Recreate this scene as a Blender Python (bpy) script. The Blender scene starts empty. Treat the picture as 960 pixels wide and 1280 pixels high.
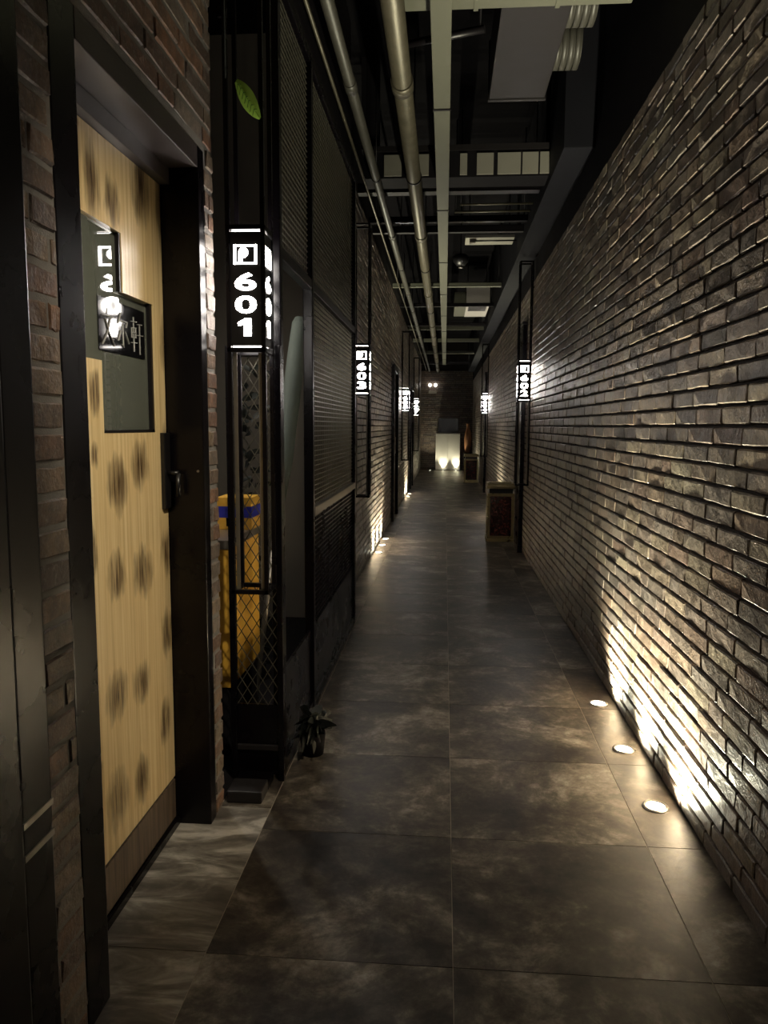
import bpy, bmesh, math, random
import numpy as np
from mathutils import Vector, Matrix
random.seed(7)
R = random.Random(11)
scene = bpy.context.scene
COL = scene.collection

# ------------------------------------------------------------------ camera
F = 955.0; CH = 1.37; ROLL = math.radians(0.3); VX, VY = 556.0, 533.0
_c, _s = math.cos(ROLL), math.sin(ROLL)
_u = np.array([_c*(VX-480)+_s*(VY-640), -_s*(VX-480)+_c*(VY-640)])
_v = np.array([_u[0], _u[1], F]); _v /= np.linalg.norm(_v)
YAW = math.asin(_v[0]); PIT = math.atan2(-_v[1], _v[2])
AR = np.array([math.cos(YAW), math.sin(YAW), 0.0])
AF = np.array([-math.sin(YAW)*math.cos(PIT), math.cos(YAW)*math.cos(PIT), -math.sin(PIT)])
AD = np.cross(AF, AR)
CR = _c*AR - _s*AD; CD = _s*AR + _c*AD
CP = np.array([0.0, 0.0, CH])
def ray(px, py): return CR*(px-480)+CD*(py-640)+AF*F
def on_z(px, py, z): v = ray(px, py); return CP+v*((z-CH)/v[2])
def on_x(px, py, x): v = ray(px, py); return CP+v*(x/v[0])
def on_y(px, py, y): v = ray(px, py); return CP+v*(y/v[1])
def project(p):
    v = np.asarray(p)-CP; d = v@AF
    return 480+F*(v@CR)/d, 640+F*(v@CD)/d
cam_d = bpy.data.cameras.new('camera'); cam = bpy.data.objects.new('camera', cam_d); COL.objects.link(cam)
M = Matrix.Identity(4)
for i in range(3):
    M[i][0] = CR[i]; M[i][1] = -CD[i]; M[i][2] = -AF[i]; M[i][3] = CP[i]
cam.matrix_world = M
cam_d.sensor_fit = 'VERTICAL'; cam_d.sensor_height = 36.0; cam_d.lens = F/1280*36.0
cam_d.clip_start = 0.05
scene.camera = cam

# ------------------------------------------------------------------ world, light levels, exposure
world = bpy.data.worlds.new('world'); scene.world = world; world.use_nodes = True
world.node_tree.nodes['Background'].inputs[0].default_value = (0.3, 0.27, 0.33, 1)
world.node_tree.nodes['Background'].inputs[1].default_value = 0.0
scene.view_settings.view_transform = 'Standard'; scene.view_settings.look = 'None'
scene.view_settings.gamma = 1.0; scene.view_settings.use_curve_mapping = False
scene.view_settings.exposure = 1.05
UP_W = 140.0            # floor uplight watts
UP_LENS = 14.0         # emission of the uplight lens
SIGN_E = 24.0          # emission of the sign digits
SIGN_D = 8.0           # emission of the sign end diffusers
ADDED_SPOT_W = 85.0          # added out-of-view spot on the room door
WARM = (1.0, 0.95, 0.70); COOL = (1.0, 0.93, 0.86)

# ------------------------------------------------------------------ materials
def srgb(r, g, b): return tuple(((c/255)/12.92 if c/255 <= .04045 else ((c/255+.055)/1.055)**2.4) for c in (r, g, b))
class NT:
    def __init__(s, name):
        s.m = bpy.data.materials.new(name); s.m.use_nodes = True; s.t = s.m.node_tree
        s.b = s.t.nodes['Principled BSDF']
    def n(s, typ, **kw):
        n = s.t.nodes.new(typ)
        for k, v in kw.items():
            if k.startswith('i_'):
                key = k[2:]; key = int(key) if key.isdigit() else key.replace('_', ' ')
                n.inputs[key].default_value = v
            else: setattr(n, k, v)
        return n
    def l(s, a, b): s.t.links.new(a, b)
    def pos(s, scale=(1, 1, 1), obj=False):
        if obj: o = s.n('ShaderNodeTexCoord').outputs['Object']
        else: o = s.n('ShaderNodeNewGeometry').outputs['Position']
        v = s.n('ShaderNodeVectorMath', operation='MULTIPLY'); v.inputs[1].default_value = scale
        s.l(o, v.inputs[0]); return v.outputs[0]
    def noise(s, vec, scale, detail=3, rough=.55, dist=0):
        n = s.n('ShaderNodeTexNoise'); n.inputs['Scale'].default_value = scale; n.inputs['Detail'].default_value = detail
        n.inputs['Roughness'].default_value = rough; n.inputs['Distortion'].default_value = dist
        s.l(vec, n.inputs['Vector']); return n.outputs[0]
    def ramp(s, fac, stops):
        r = s.n('ShaderNodeValToRGB'); e = r.color_ramp.elements
        while len(e) < len(stops): e.new(.5)
        for el, (p, c) in zip(e, stops):
            el.position = p; el.color = (c, c, c, 1) if isinstance(c, (int, float)) else (*c, 1)
        s.l(fac, r.inputs[0]); return r.outputs[0]
    def mix(s, fac, a, b, mode='MIX'):
        m = s.n('ShaderNodeMix', data_type='RGBA', blend_type=mode)
        for sock, val in ((m.inputs[0], fac), (m.inputs[6], a), (m.inputs[7], b)):
            if isinstance(val, (int, float)): sock.default_value = val
            elif isinstance(val, tuple): sock.default_value = (*val, 1)
            else: s.l(val, sock)
        return m.outputs[2]
    def math(s, op, a, b=None, clamp=False):
        m = s.n('ShaderNodeMath', operation=op); m.use_clamp = clamp
        for sock, val in zip(m.inputs, (a, b)):
            if val is None: continue
            if isinstance(val, (int, float)): sock.default_value = val
            else: s.l(val, sock)
        return m.outputs[0]
    def bump(s, h, strength=.3, dist=.01):
        b = s.n('ShaderNodeBump'); b.inputs['Strength'].default_value = strength; b.inputs['Distance'].default_value = dist
        s.l(h, b.inputs['Height']); s.l(b.outputs[0], s.b.inputs['Normal'])
    def set(s, **kw):
        for k, v in kw.items():
            i = s.b.inputs[k.replace('_', ' ')]
            if hasattr(v, 'node'): s.l(v, i)
            elif isinstance(v, tuple) and len(v) == 3: i.default_value = (*v, 1)
            else: i.default_value = v
        return s.m
def plain(name, col, rough=.5, metal=0.0, var=.25, scale=9, bump=0.0, spec=.5):
    t = NT(name); p = t.pos()
    nz = t.noise(p, scale, 4)
    c = t.mix(nz, tuple(x*(1-var) for x in col), tuple(min(1, x*(1+var)) for x in col))
    t.set(Base_Color=c, Roughness=t.math('ADD', t.math('MULTIPLY', nz, .16), rough-.08), Metallic=metal, Specular_IOR_Level=spec)
    if bump: t.bump(t.noise(p, scale*12, 3), bump, .004)
    return t.m
def emit(name, col, strength):
    t = NT(name); t.set(Base_Color=(.8, .8, .8), Emission_Color=col, Emission_Strength=strength, Roughness=.4); return t.m

def brick_mat(name, cols, tint_scale, rough, gloss_var=.2):
    t = NT(name); p = t.pos()
    isl = t.n('ShaderNodeNewGeometry').outputs['Random Per Island']
    ob = t.n('ShaderNodeObjectInfo').outputs['Random']
    rnd = t.math('FRACT', t.math('ADD', isl, t.math('MULTIPLY', ob, 7.31)))
    n = len(cols)
    c = t.ramp(rnd, [(i/(n-1), x) for i, x in enumerate(cols)])
    big = t.noise(p, 1.1, 3)
    c = t.mix(t.ramp(big, [(.35, 0.0), (.7, .75)]), c, tint_scale, 'MULTIPLY')
    spk = t.noise(p, 34, 5, .7)
    c = t.mix(t.ramp(spk, [(.35, 0.0), (.62, 1.0)]), t.mix(.62, c, (.02, .017, .016)), c)
    c = t.mix(t.ramp(t.noise(p, 90, 3, .6), [(.56, 0.0), (.72, .35)]), c, (.34, .31, .28))
    r = t.math('ADD', t.math('MULTIPLY', spk, gloss_var*2), rough-gloss_var)
    t.set(Base_Color=c, Roughness=r, Specular_IOR_Level=.6)
    h = t.math('ADD', t.math('MULTIPLY', t.noise(p, 22, 4, .6), 1.0), t.math('MULTIPLY', t.noise(p, 120, 3, .6), .35))
    t.bump(h, .8, .007)
    return t.m
B = lambda r, g, b: srgb(r, g, b)
MAT = {}
MAT['brick_brown'] = brick_mat('dark glazed brick', [B(124, 113, 102), B(102, 93, 86), B(140, 131, 114), B(112, 94, 84), B(132, 123, 115), B(90, 84, 80), B(124, 108, 94), B(150, 140, 124)], (.74, .60, .54), .38)
MAT['brick_red'] = brick_mat('worn red brick', [B(122, 106, 88), B(110, 80, 64), B(130, 114, 96), B(96, 76, 65), B(120, 110, 100), B(132, 96, 72), B(90, 80, 76)], (.92, .82, .74), .6, .12)
MAT['mortar_dark'] = plain('dark raked mortar', srgb(30, 24, 22), .9, var=.4, scale=30, bump=.3)
MAT['mortar_grey'] = plain('grey mortar', srgb(116, 112, 108), .9, var=.3, scale=24, bump=.4)
MAT['black_steel'] = plain('black lacquered steel', srgb(7, 5, 8), .28, var=.2, scale=5, spec=.28)
MAT['dark_steel'] = plain('dark painted steel', srgb(22, 19, 22), .38, .2, .3, 7)
MAT['wire'] = plain('dull zinc wire', srgb(120, 116, 104), .32, .8, .2, 20)
MAT['grey_soffit'] = plain('grey brown lacquered lintel', srgb(64, 57, 56), .4, var=.15, scale=6)
MAT['steel'] = plain('brushed steel', srgb(150, 145, 138), .32, .85, .15, 30)
MAT['galv'] = plain('galvanised pipe', srgb(84, 79, 66), .42, .35, .28, 14, .15)
MAT['pipe_paint'] = plain('grey painted pipe', srgb(66, 64, 58), .45, .1, .2, 10, .1)
MAT['duct_grey'] = plain('green grey duct paint', srgb(82, 82, 70), .6, var=.12, scale=3)
MAT['duct_dark'] = plain('dark grey duct sheet', srgb(36, 33, 34), .5, .2, .15, 4)
MAT['bulkhead'] = plain('blue grey bulkhead paint', srgb(21, 21, 26), .7, var=.15, scale=3, spec=.15)
MAT['ceiling'] = plain('black painted slab', srgb(8, 7, 9), .9, var=.3, scale=4, spec=.05)
MAT['dark_wall'] = plain('dark plaster', srgb(22, 20, 23), .8, var=.2, scale=4, spec=.15)
MAT['room_grey'] = plain('grey plaster behind the screen', srgb(96, 90, 82), .8, var=.15, scale=3)
MAT['pale_panel'] = plain('pale ceiling board', srgb(140, 137, 126), .7, var=.08, scale=6)
MAT['white_panel'] = plain('white cabinet lacquer', srgb(205, 200, 188), .4, var=.05, scale=4)
MAT['screen'] = plain('dark screen', srgb(20, 18, 20), .2, var=.1)
MAT['gold'] = plain('pale gold steel', srgb(150, 138, 104), .3, .85, .04, 20)
MAT['yellow'] = plain('yellow ochre board', srgb(214, 164, 62), .5, var=.14, scale=4)
MAT['blue'] = plain('blue band', srgb(40, 44, 150), .5, var=.1)
MAT['canvas'] = plain('grey green canvas', srgb(84, 92, 87), .8, var=.14, scale=8)
MAT['leaf'] = plain('green leaf', srgb(168, 212, 84), .45, var=.2, scale=20)
MAT['leaf_vein'] = plain('dark green vein', srgb(70, 130, 36), .5, var=.1)
MAT['leaf_dark'] = plain('dark green foliage', srgb(12, 18, 13), .6, var=.35, scale=14)
MAT['terracotta'] = plain('terracotta', srgb(160, 112, 78), .5, var=.2, scale=6)
MAT['grout'] = plain('tile grout', srgb(176, 166, 152), .9, var=.2, scale=30)
MAT['black_plastic'] = plain('black plastic', srgb(18, 17, 18), .35, var=.1)
MAT['ac_white'] = plain('grey white air unit', srgb(176, 170, 165), .5, var=.06)
MAT['char'] = plain('placard ink', srgb(150, 150, 148), .6, var=.1)
MAT['digit'] = emit('lit sign digit', COOL, SIGN_E)
MAT['diffuser'] = emit('sign end diffuser', COOL, SIGN_D)
MAT['lens'] = emit('uplight lens', (1, .95, .74), UP_LENS)
MAT['lamp_small'] = emit('small lamp face', (1, .95, .85), 3.0)

def floor_mat():
    t = NT('dark cloudy cement tile'); p = t.pos()
    ob = t.n('ShaderNodeObjectInfo').outputs['Random']
    off = t.n('ShaderNodeVectorMath', operation='ADD'); t.l(p, off.inputs[0])
    cb = t.n('ShaderNodeCombineXYZ'); t.l(t.math('MULTIPLY', ob, 31), cb.inputs[2]); t.l(cb.outputs[0], off.inputs[1])
    q = off.outputs[0]
    a = t.noise(q, 2.4, 9, .68, .5); b = t.noise(q, 12, 7, .72, .3); fine = t.noise(q, 60, 4, .7)
    m = t.math('ADD', t.math('MULTIPLY', a, .66), t.math('MULTIPLY', b, .34))
    c = t.ramp(m, [(.38, srgb(30, 26, 25)), (.46, srgb(62, 55, 49)), (.52, srgb(94, 86, 76)), (.58, srgb(142, 134, 122)), (.65, srgb(190, 183, 172))])
    c = t.mix(t.ramp(fine, [(.4, .0), (.65, .5)]), c, t.mix(.5, c, (.01, .009, .009)))
    t.set(Base_Color=c, Roughness=t.math('ADD', t.math('MULTIPLY', t.math('ADD', b, fine), .26), .15), Specular_IOR_Level=.5)
    t.bump(t.math('ADD', b, t.math('MULTIPLY', fine, .3)), .12, .004)
    return t.m
def marble_mat():
    t = NT('grey veined stone tile'); p = t.pos((1, 1, 1))
    rot = t.n('ShaderNodeMapping'); rot.inputs['Rotation'].default_value = (0, 0, math.radians(-38)); rot.inputs['Scale'].default_value = (3.2, 11, 1)
    t.l(p, rot.inputs[0])
    a = t.noise(rot.outputs[0], 1.0, 7, .62, .8); b = t.noise(p, 30, 4, .6)
    c = t.ramp(a, [(.3, srgb(78, 73, 68)), (.45, srgb(118, 112, 104)), (.54, srgb(156, 150, 140)), (.64, srgb(214, 208, 198))])
    c = t.mix(t.math('MULTIPLY', b, .4), c, (.04, .036, .033))
    t.set(Base_Color=c, Roughness=t.math('ADD', t.math('MULTIPLY', b, .3), .25))
    t.bump(a, .1, .004); return t.m
def wood_mat():
    t = NT('scorched pale pine'); p = t.pos((1, 1, 1))
    gr = t.noise(t.pos((1, 75, 1.6)), 1.0, 5, .6, .3); gr2 = t.noise(t.pos((1, 120, 4.5)), 1.0, 4, .65)
    base = t.ramp(gr, [(.3, srgb(190, 162, 112)), (.5, srgb(214, 188, 138)), (.7, srgb(228, 208, 164))])
    warp = t.n('ShaderNodeTexNoise'); warp.inputs['Scale'].default_value = 14; t.l(t.pos((1, 2.2, .8)), warp.inputs['Vector'])
    w = t.n('ShaderNodeVectorMath', operation='MULTIPLY_ADD'); t.l(warp.outputs['Color'], w.inputs[0])
    w.inputs[1].default_value = (0, .05, .10); t.l(p, w.inputs[2])
    spots = [(147, 605, 15, 40), (175, 582, 13, 36), (146, 720, 13, 34), (179, 715, 14, 34), (147, 870, 16, 36), (178, 852, 13, 30),
             (148, 998, 17, 42), (178, 975, 11, 34), (208, 690, 7, 36), (209, 790, 8, 34), (207, 902, 8, 32), (211, 545, 8, 28),
             (116, 690, 6, 40), (123, 966, 6, 20), (114, 225, 12, 60), (176, 236, 14, 52), (203, 268, 9, 60), (119, 490, 8, 36),
             (208, 432, 9, 44), (140, 250, 11, 34), (118, 570, 5, 20)]
    cur = None
    for px, py, rx, ry in spots:
        c0 = on_x(px, py, -.905); ry_ = abs(on_x(px+rx, py, -.905)[1]-on_x(px-rx, py, -.905)[1])/2; rz_ = abs(on_x(px, py+ry, -.905)[2]-on_x(px, py-ry, -.905)[2])/2
        cy, cz = c0[1]+.025, c0[2]+.05
        a = t.n('ShaderNodeVectorMath', operation='MULTIPLY_ADD'); t.l(w.outputs[0], a.inputs[0])
        a.inputs[1].default_value = (0, 1/ry_, 1/rz_); a.inputs[2].default_value = (0, -cy/ry_, -cz/rz_)
        ln = t.n('ShaderNodeVectorMath', operation='LENGTH'); t.l(a.outputs[0], ln.inputs[0])
        cur = ln.outputs['Value'] if cur is None else t.math('MINIMUM', cur, ln.outputs['Value'])
    mask = t.ramp(cur, [(.1, 1.0), (.5, .8), (.8, .35), (1.0, 0.0)])
    streak = t.ramp(gr2, [(.34, .3), (.56, 1.0)])
    fac = t.math('MULTIPLY', mask, streak)
    col = t.mix(fac, base, srgb(56, 32, 12))
    t.set(Base_Color=col, Roughness=.34, Specular_IOR_Level=.45)
    t.bump(gr2, .06, .002); return t.m
def kick_mat():
    t = NT('scuffed kick board'); g = t.noise(t.pos((1, 60, 4)), 1, 4)
    t.set(Base_Color=t.ramp(g, [(.3, srgb(58, 46, 38)), (.7, srgb(104, 88, 72))]), Roughness=.5); return t.m
def redstone_mat():
    t = NT('dark red mottled stone'); p = t.pos()
    v = t.noise(p, 26, 5, .7, 1.2)
    c = t.ramp(v, [(.42, srgb(20, 8, 9)), (.55, srgb(50, 16, 16)), (.64, srgb(92, 40, 36)), (.72, srgb(160, 124, 110))])
    t.set(Base_Color=c, Roughness=.2); return t.m
MAT['floor'] = floor_mat(); MAT['marble'] = marble_mat(); MAT['wood'] = wood_mat(); MAT['kick'] = kick_mat(); MAT['redstone'] = redstone_mat()
def glass_panel_mat():
    t = NT('grey green back-painted glass'); 
    t.set(Base_Color=srgb(96, 100, 92), Roughness=.03, Specular_IOR_Level=.8, Coat_Weight=1.0, Coat_Roughness=.02); return t.m
MAT['panel_glass'] = glass_panel_mat()
MAT['placard'] = NT('black gloss placard').set(Base_Color=srgb(14, 14, 16), Roughness=.08)

# ------------------------------------------------------------------ mesh helpers
WL = {}
class MB:
    def __init__(s): s.v = []; s.f = []; s.sm = []
    def add(s, vs, fs, smooth=False):
        o = len(s.v); s.v += [tuple(map(float, v)) for v in vs]
        s.f += [tuple(i+o for i in f) for f in fs]; s.sm += [smooth]*len(fs); return s
    def box(s, x0, x1, y0, y1, z0, z1):
        x0, x1 = min(x0, x1), max(x0, x1); y0, y1 = min(y0, y1), max(y0, y1); z0, z1 = min(z0, z1), max(z0, z1)
        return s.add([(x0, y0, z0), (x1, y0, z0), (x1, y1, z0), (x0, y1, z0), (x0, y0, z1), (x1, y0, z1), (x1, y1, z1), (x0, y1, z1)],
                     [(0, 3, 2, 1), (4, 5, 6, 7), (0, 1, 5, 4), (1, 2, 6, 5), (2, 3, 7, 6), (3, 0, 4, 7)])
    def tube(s, p0, p1, r0, r1=None, n=14, caps=True):
        r1 = r0 if r1 is None else r1; p0, p1 = Vector(p0), Vector(p1); d = (p1-p0).normalized()
        a = d.orthogonal().normalized(); b = d.cross(a); vs = []
        for p, r in ((p0, r0), (p1, r1)):
            vs += [tuple(p+(a*math.cos(2*math.pi*i/n)+b*math.sin(2*math.pi*i/n))*r) for i in range(n)]
        s.add(vs, [(i, (i+1) % n, n+(i+1) % n, n+i) for i in range(n)], True)
        if caps: o = len(s.v)-2*n; s.f += [tuple(o+i for i in reversed(range(n))), tuple(o+n+i for i in range(n))]; s.sm += [False]*2
        return s
    def lathe(s, prof, c=(0, 0, 0), n=20):
        vs = [(c[0]+r*math.cos(2*math.pi*i/n), c[1]+r*math.sin(2*math.pi*i/n), c[2]+z) for r, z in prof for i in range(n)]
        fs = [(k*n+i, k*n+(i+1) % n, (k+1)*n+(i+1) % n, (k+1)*n+i) for k in range(len(prof)-1) for i in range(n)]
        return s.add(vs, fs, True)
    def bar(s, p0, p1, w, h):
        p0, p1 = Vector(p0), Vector(p1); d = (p1-p0).normalized()
        up = Vector((0, 0, 1)) if abs(d.z) < .9 else Vector((1, 0, 0))
        a = d.cross(up).normalized()*w/2; b = a.cross(d).normalized()*h/2
        vs = [p0-a-b, p0+a-b, p0+a+b, p0-a+b, p1-a-b, p1+a-b, p1+a+b, p1-a+b]
        return s.add([tuple(v) for v in vs], [(0, 3, 2, 1), (4, 5, 6, 7), (0, 1, 5, 4), (1, 2, 6, 5), (2, 3, 7, 6), (3, 0, 4, 7)])
    def build(s, name, mat, parent=None, bevel=0.0, **props):
        me = bpy.data.meshes.new(name); off = WL.get(parent.name, Vector()) if parent else Vector()
        me.from_pydata([(Vector(v)-off) for v in s.v], [], s.f)
        me.polygons.foreach_set('use_smooth', s.sm)
        bm = bmesh.new(); bm.from_mesh(me)
        bmesh.ops.recalc_face_normals(bm, faces=bm.faces)
        if bevel:
            es = [e for e in bm.edges if len(e.link_faces) == 2 and e.calc_face_angle(0) > .9]
            bmesh.ops.bevel(bm, geom=es, offset=bevel, segments=2, affect='EDGES', profile=.6, clamp_overlap=True)
        bm.to_mesh(me); bm.free()
        me.materials.append(MAT[mat] if isinstance(mat, str) else mat)
        o = bpy.data.objects.new(name, me); COL.objects.link(o)
        if parent: o.parent = parent
        WL[o.name] = off
        for k, v in props.items(): o[k] = v
        return o
def thing(name, label, cat, loc=(0, 0, 0), group=None, kind=None):
    o = bpy.data.objects.new(name, None); COL.objects.link(o); o.location = loc; o.empty_display_size = .05
    WL[o.name] = Vector(loc); o['label'] = label; o['category'] = cat
    if group: o['group'] = group
    if kind: o['kind'] = kind
    return o
def copy_tree(o, parent=None, **props):
    c = o.copy(); COL.objects.link(c); c.parent = parent
    for k, v in props.items(): c[k] = v
    for ch in list(o.children): copy_tree(ch, c)
    return c
def bx(*a): return MB().box(*a)
def struct(name, mb, mat, label, cat='structure', bevel=0, parent=None):
    return mb.build(name, mat, parent, bevel, kind='structure', label=label, category=cat)

# ------------------------------------------------------------------ bricks
def brick_variant(seed):
    rr = random.Random(seed); bm = bmesh.new(); bmesh.ops.create_cube(bm, size=1)
    for v in bm.verts: v.co.y *= .25; v.co.z *= .053; v.co.x *= .03
    bmesh.ops.subdivide_edges(bm, edges=[e for e in bm.edges if abs(e.verts[0].co.y-e.verts[1].co.y) > .1], cuts=2)
    bmesh.ops.bevel(bm, geom=[e for e in bm.edges if e.calc_face_angle(0) > .5], offset=.0045, segments=1, affect='EDGES')
    for v in bm.verts:
        v.co.y += rr.uniform(-.0022, .0022); v.co.z += rr.uniform(-.0016, .0016); v.co.x += rr.uniform(-.0018, .0018)
    bmesh.ops.triangulate(bm, faces=bm.faces)
    me = bpy.data.meshes.new('brick'); bm.to_mesh(me)
    vs = np.array([v.co[:] for v in bm.verts]); fs = np.array([[v.index for v in f.verts] for f in bm.faces]); bm.free()
    return me, vs, fs
VARIANTS = [brick_variant(i) for i in range(10)]
def rows(y0, y1, z0, z1, pitch=.0625, ln=.245, joint=.011, cut=None, rr=R):
    """course layout as (y0,y1,z0,z1); cut(ya,yb,za,zb)-> list of remaining (ya,yb) runs"""
    out = []; k = 0; z = z0
    while z+.03 < z1:
        zt = min(z+pitch-joint, z1); y = y0-(.5*ln if k % 2 else 0)-rr.uniform(0, .07)
        while y < y1:
            l = ln*(rr.choice([1, 1, 1, 1, 1, .5, .94, 1.05]))
            a, b = max(y, y0), min(y+l-joint*.75, y1)
            if b-a > .02:
                for (p, q) in (cut(a, b, z, zt) if cut else [(a, b)]):
                    if q-p > .015: out.append((p, q, z, zt))
            y += l
        z += pitch; k += 1
    return out
def lay(bricks, wall, mat, face, axis, n_parts, off=Vector()):
    """face: coordinate of brick front; axis '+x' front looks to +x, '-x' to -x, '-y' to -y"""
    mats = []
    def place(i, b):
        rr = random.Random(i*31+5)
        a0, a1, z0, z1 = b; sx = (a1-a0)/.25; sz = (z1-z0)/.053
        out = rr.uniform(-.0018, .0018); tilt = rr.uniform(-.008, .008); t2 = rr.uniform(-.02, .02)
        return (a0+a1)/2, (z0+z1)/2, sx, sz, out, tilt, t2, rr.randrange(len(VARIANTS))
    def matrix(b, i):
        a, z, sx, sz, out, t1, t2, vi = place(i, b)
        rot = {'+x': 0.0, '-x': math.pi, '-y': -math.pi/2}[axis]
        d = {'+x': (1, 0), '-x': (-1, 0), '-y': (0, -1)}[axis]
        c = face-d[0]*(.015-out) if axis != '-y' else face+(.015-out)
        loc = Vector((c, a, z)) if axis != '-y' else Vector((a, c, z))
        return Matrix.Translation(loc) @ Matrix.Rotation(rot+t1, 4, 'Z') @ Matrix.Rotation(t2, 4, 'Y') @ Matrix.Diagonal((1, sx, sz, 1)), vi
    sc = []
    for i, b in enumerate(bricks):
        a0, a1, z0, z1 = b
        P = [((face, a, z) if axis != '-y' else (a, face, z)) for a, z in ((a0, z0), (a1, z0), (a1, z1), (a0, z1))]
        if min((np.asarray(p)-CP)@AF for p in P) < .1: sc.append(-1); continue
        q = [project(p) for p in P]
        cx, cy = sum(p[0] for p in q)/4, sum(p[1] for p in q)/4
        ar = .5*abs(sum(q[k][0]*q[(k+1) % 4][1]-q[(k+1) % 4][0]*q[k][1] for k in range(4)))
        sc.append(ar if (-20 < cx < 980 and -20 < cy < 1300) else -1)
    order = sorted(range(len(bricks)), key=lambda i: -sc[i])
    singles = set(i for i in order[:n_parts] if sc[i] > 60)
    V = []; Fc = []; o = 0
    for i, b in enumerate(bricks):
        m, vi = matrix(b, i); me, vs, fs = VARIANTS[vi]
        if i in singles:
            if not me.materials: me.materials.append(MAT[mat])
            use = me
            if me.materials[0] != MAT[mat]:
                key = (vi, mat)
                use = CACHE.get(key)
                if use is None: use = me.copy(); use.materials[0] = MAT[mat]; CACHE[key] = use
            ob = bpy.data.objects.new('brick', use); COL.objects.link(ob); ob.parent = wall; ob.matrix_local = m
        else:
            A = np.array(m); V.append(vs @ A[:3, :3].T + A[:3, 3]); Fc.append(fs+o); o += len(vs)
    if V:
        V = np.vstack(V); Fc = np.vstack(Fc); me = bpy.data.meshes.new('brick_field')
        me.from_pydata(V.tolist(), [], Fc.tolist()); me.materials.append(MAT[mat])
        ob = bpy.data.objects.new('brick_field', me); COL.objects.link(ob); ob.parent = wall; ob['kind'] = 'stuff'
CACHE = {}

# ------------------------------------------------------------------ setting: floor
Y_END = 24.4; XR = .880; XL = -.775
floor = struct('floor', bx(-2.4, 1.05, -1.6, Y_END+.2, -.12, -.0016), 'grout', 'corridor floor of dark cement tiles', 'floor')
struct('floor_screen_room', bx(-1.6, -.792, 2.6, 5.3, -.0014, .004), 'dark_wall', 'dark floor of the space behind the mesh partition', 'floor')
TP = .622; G = .0012
def tile(x0, x1, y0, y1, mat):
    key = (round(x1-x0, 3), round(y1-y0, 3), mat)
    me = CACHE.get(key)
    if me is None:
        w, d = (x1-x0)/2-G, (y1-y0)/2-G
        t = bx(-w, w, -d, d, -.0016, 0).build('floor_tile', mat, None, .0006); me = t.data; bpy.data.objects.remove(t); CACHE[key] = me
    ob = bpy.data.objects.new('floor_tile', me); COL.objects.link(ob); ob.parent = floor; ob.location = ((x0+x1)/2, (y0+y1)/2, R.uniform(0, .0003))
k0 = -6
for k in range(k0, 36):
    ya = 2.434+TP*k; yb = min(ya+TP, Y_END)
    if ya > Y_END-.05: break
    tile(-.604, .04, ya, yb, 'floor'); tile(.04, .682, ya, yb, 'floor'); tile(.682, XR-.004, ya, yb, 'floor')
for ya, yb in ((-1.29, -.67), (-.67, -.05), (-.05, .572), (.572, 1.194), (1.194, 1.816), (1.816, 2.577)):
    tile(-.895, -.604, ya, yb, 'marble')
for k in range(0, 36):
    ya = 2.577+TP*k; yb = min(ya+TP, Y_END)
    if ya > Y_END-.05: break
    tile(-.79, -.604, ya, yb, 'floor')

# ------------------------------------------------------------------ setting: right wall
wall_r = struct('wall_right', bx(XR, XR+.2, -1.6, Y_END+.2, 0, 2.835), 'mortar_dark', 'long right wall of dark glazed brick with raked joints', 'wall')
pil_r = [(8.36, 8.80), (16.0, 16.4)]
lay(rows(-1.4, Y_END, .006, 2.835, .0625, .245, .0105), wall_r, 'brick_brown', XR-.016, '-x', 300)
struct('wall_right_upper', bx(XR+.01, XR+.2, -1.6, Y_END+.2, 2.835, 3.95), 'dark_wall', 'dark plaster wall above the right brick wall', 'wall')
struct('trim_1', bx(.70, XR+.01, 4.95, Y_END, 3.06, 3.95), 'bulkhead', 'blue grey boxed bulkhead running high along the right wall', 'bulkhead', .006)

# ------------------------------------------------------------------ setting: left walls
DX = -.905                      # door plane
P0, P1 = 1.530, 2.505           # outer edges of the room portal
wall_l = struct('wall_left', MB().box(-.97, -.7855, 1.30, P0, 0, 3.95).box(-.97, -.7855, P1, 2.590, 0, 3.95).box(-.97, -.7855, P0, P1, 2.24, 3.95),
                'mortar_grey', 'brick wall around and above the room door', 'wall')
def cutdoor(a, b, z0, z1):
    if z0 > 2.232: return [(a, b)]
    r = []
    if a < P0-.004: r.append((a, min(b, P0-.004)))
    if b > P1+.004: r.append((max(a, P1+.004), b))
    return r
lay(rows(1.325, 2.597, .008, 3.9, .0645, .245, .012, cutdoor, random.Random(3)), wall_l, 'brick_red', -.782, '+x', 290)
# previous bay towards the viewer: black steel portal post and wall
struct('wall_left_near', bx(-.98, -.81, -1.6, 1.30, 0, 3.95), 'dark_wall', 'dark plaster wall beside the near steel portal', 'wall')
pr = thing('steel_portal', 'black steel portal post standing in front of the brick pier nearest the room door', 'portal', (-.745, 1.25, 0))
bx(-.80, -.728, 1.215, 1.318, 0, 3.2).build('post', 'black_steel', pr, .006)
bx(-.80, -.715, .2, 1.2, 0, 3.2).build('side_panel', 'black_steel', pr, .008)
for zc in (.60, .66): bx(-.7285, -.7255, 1.216, 1.317, zc, zc+.012).build('band', 'steel', pr)

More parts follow.
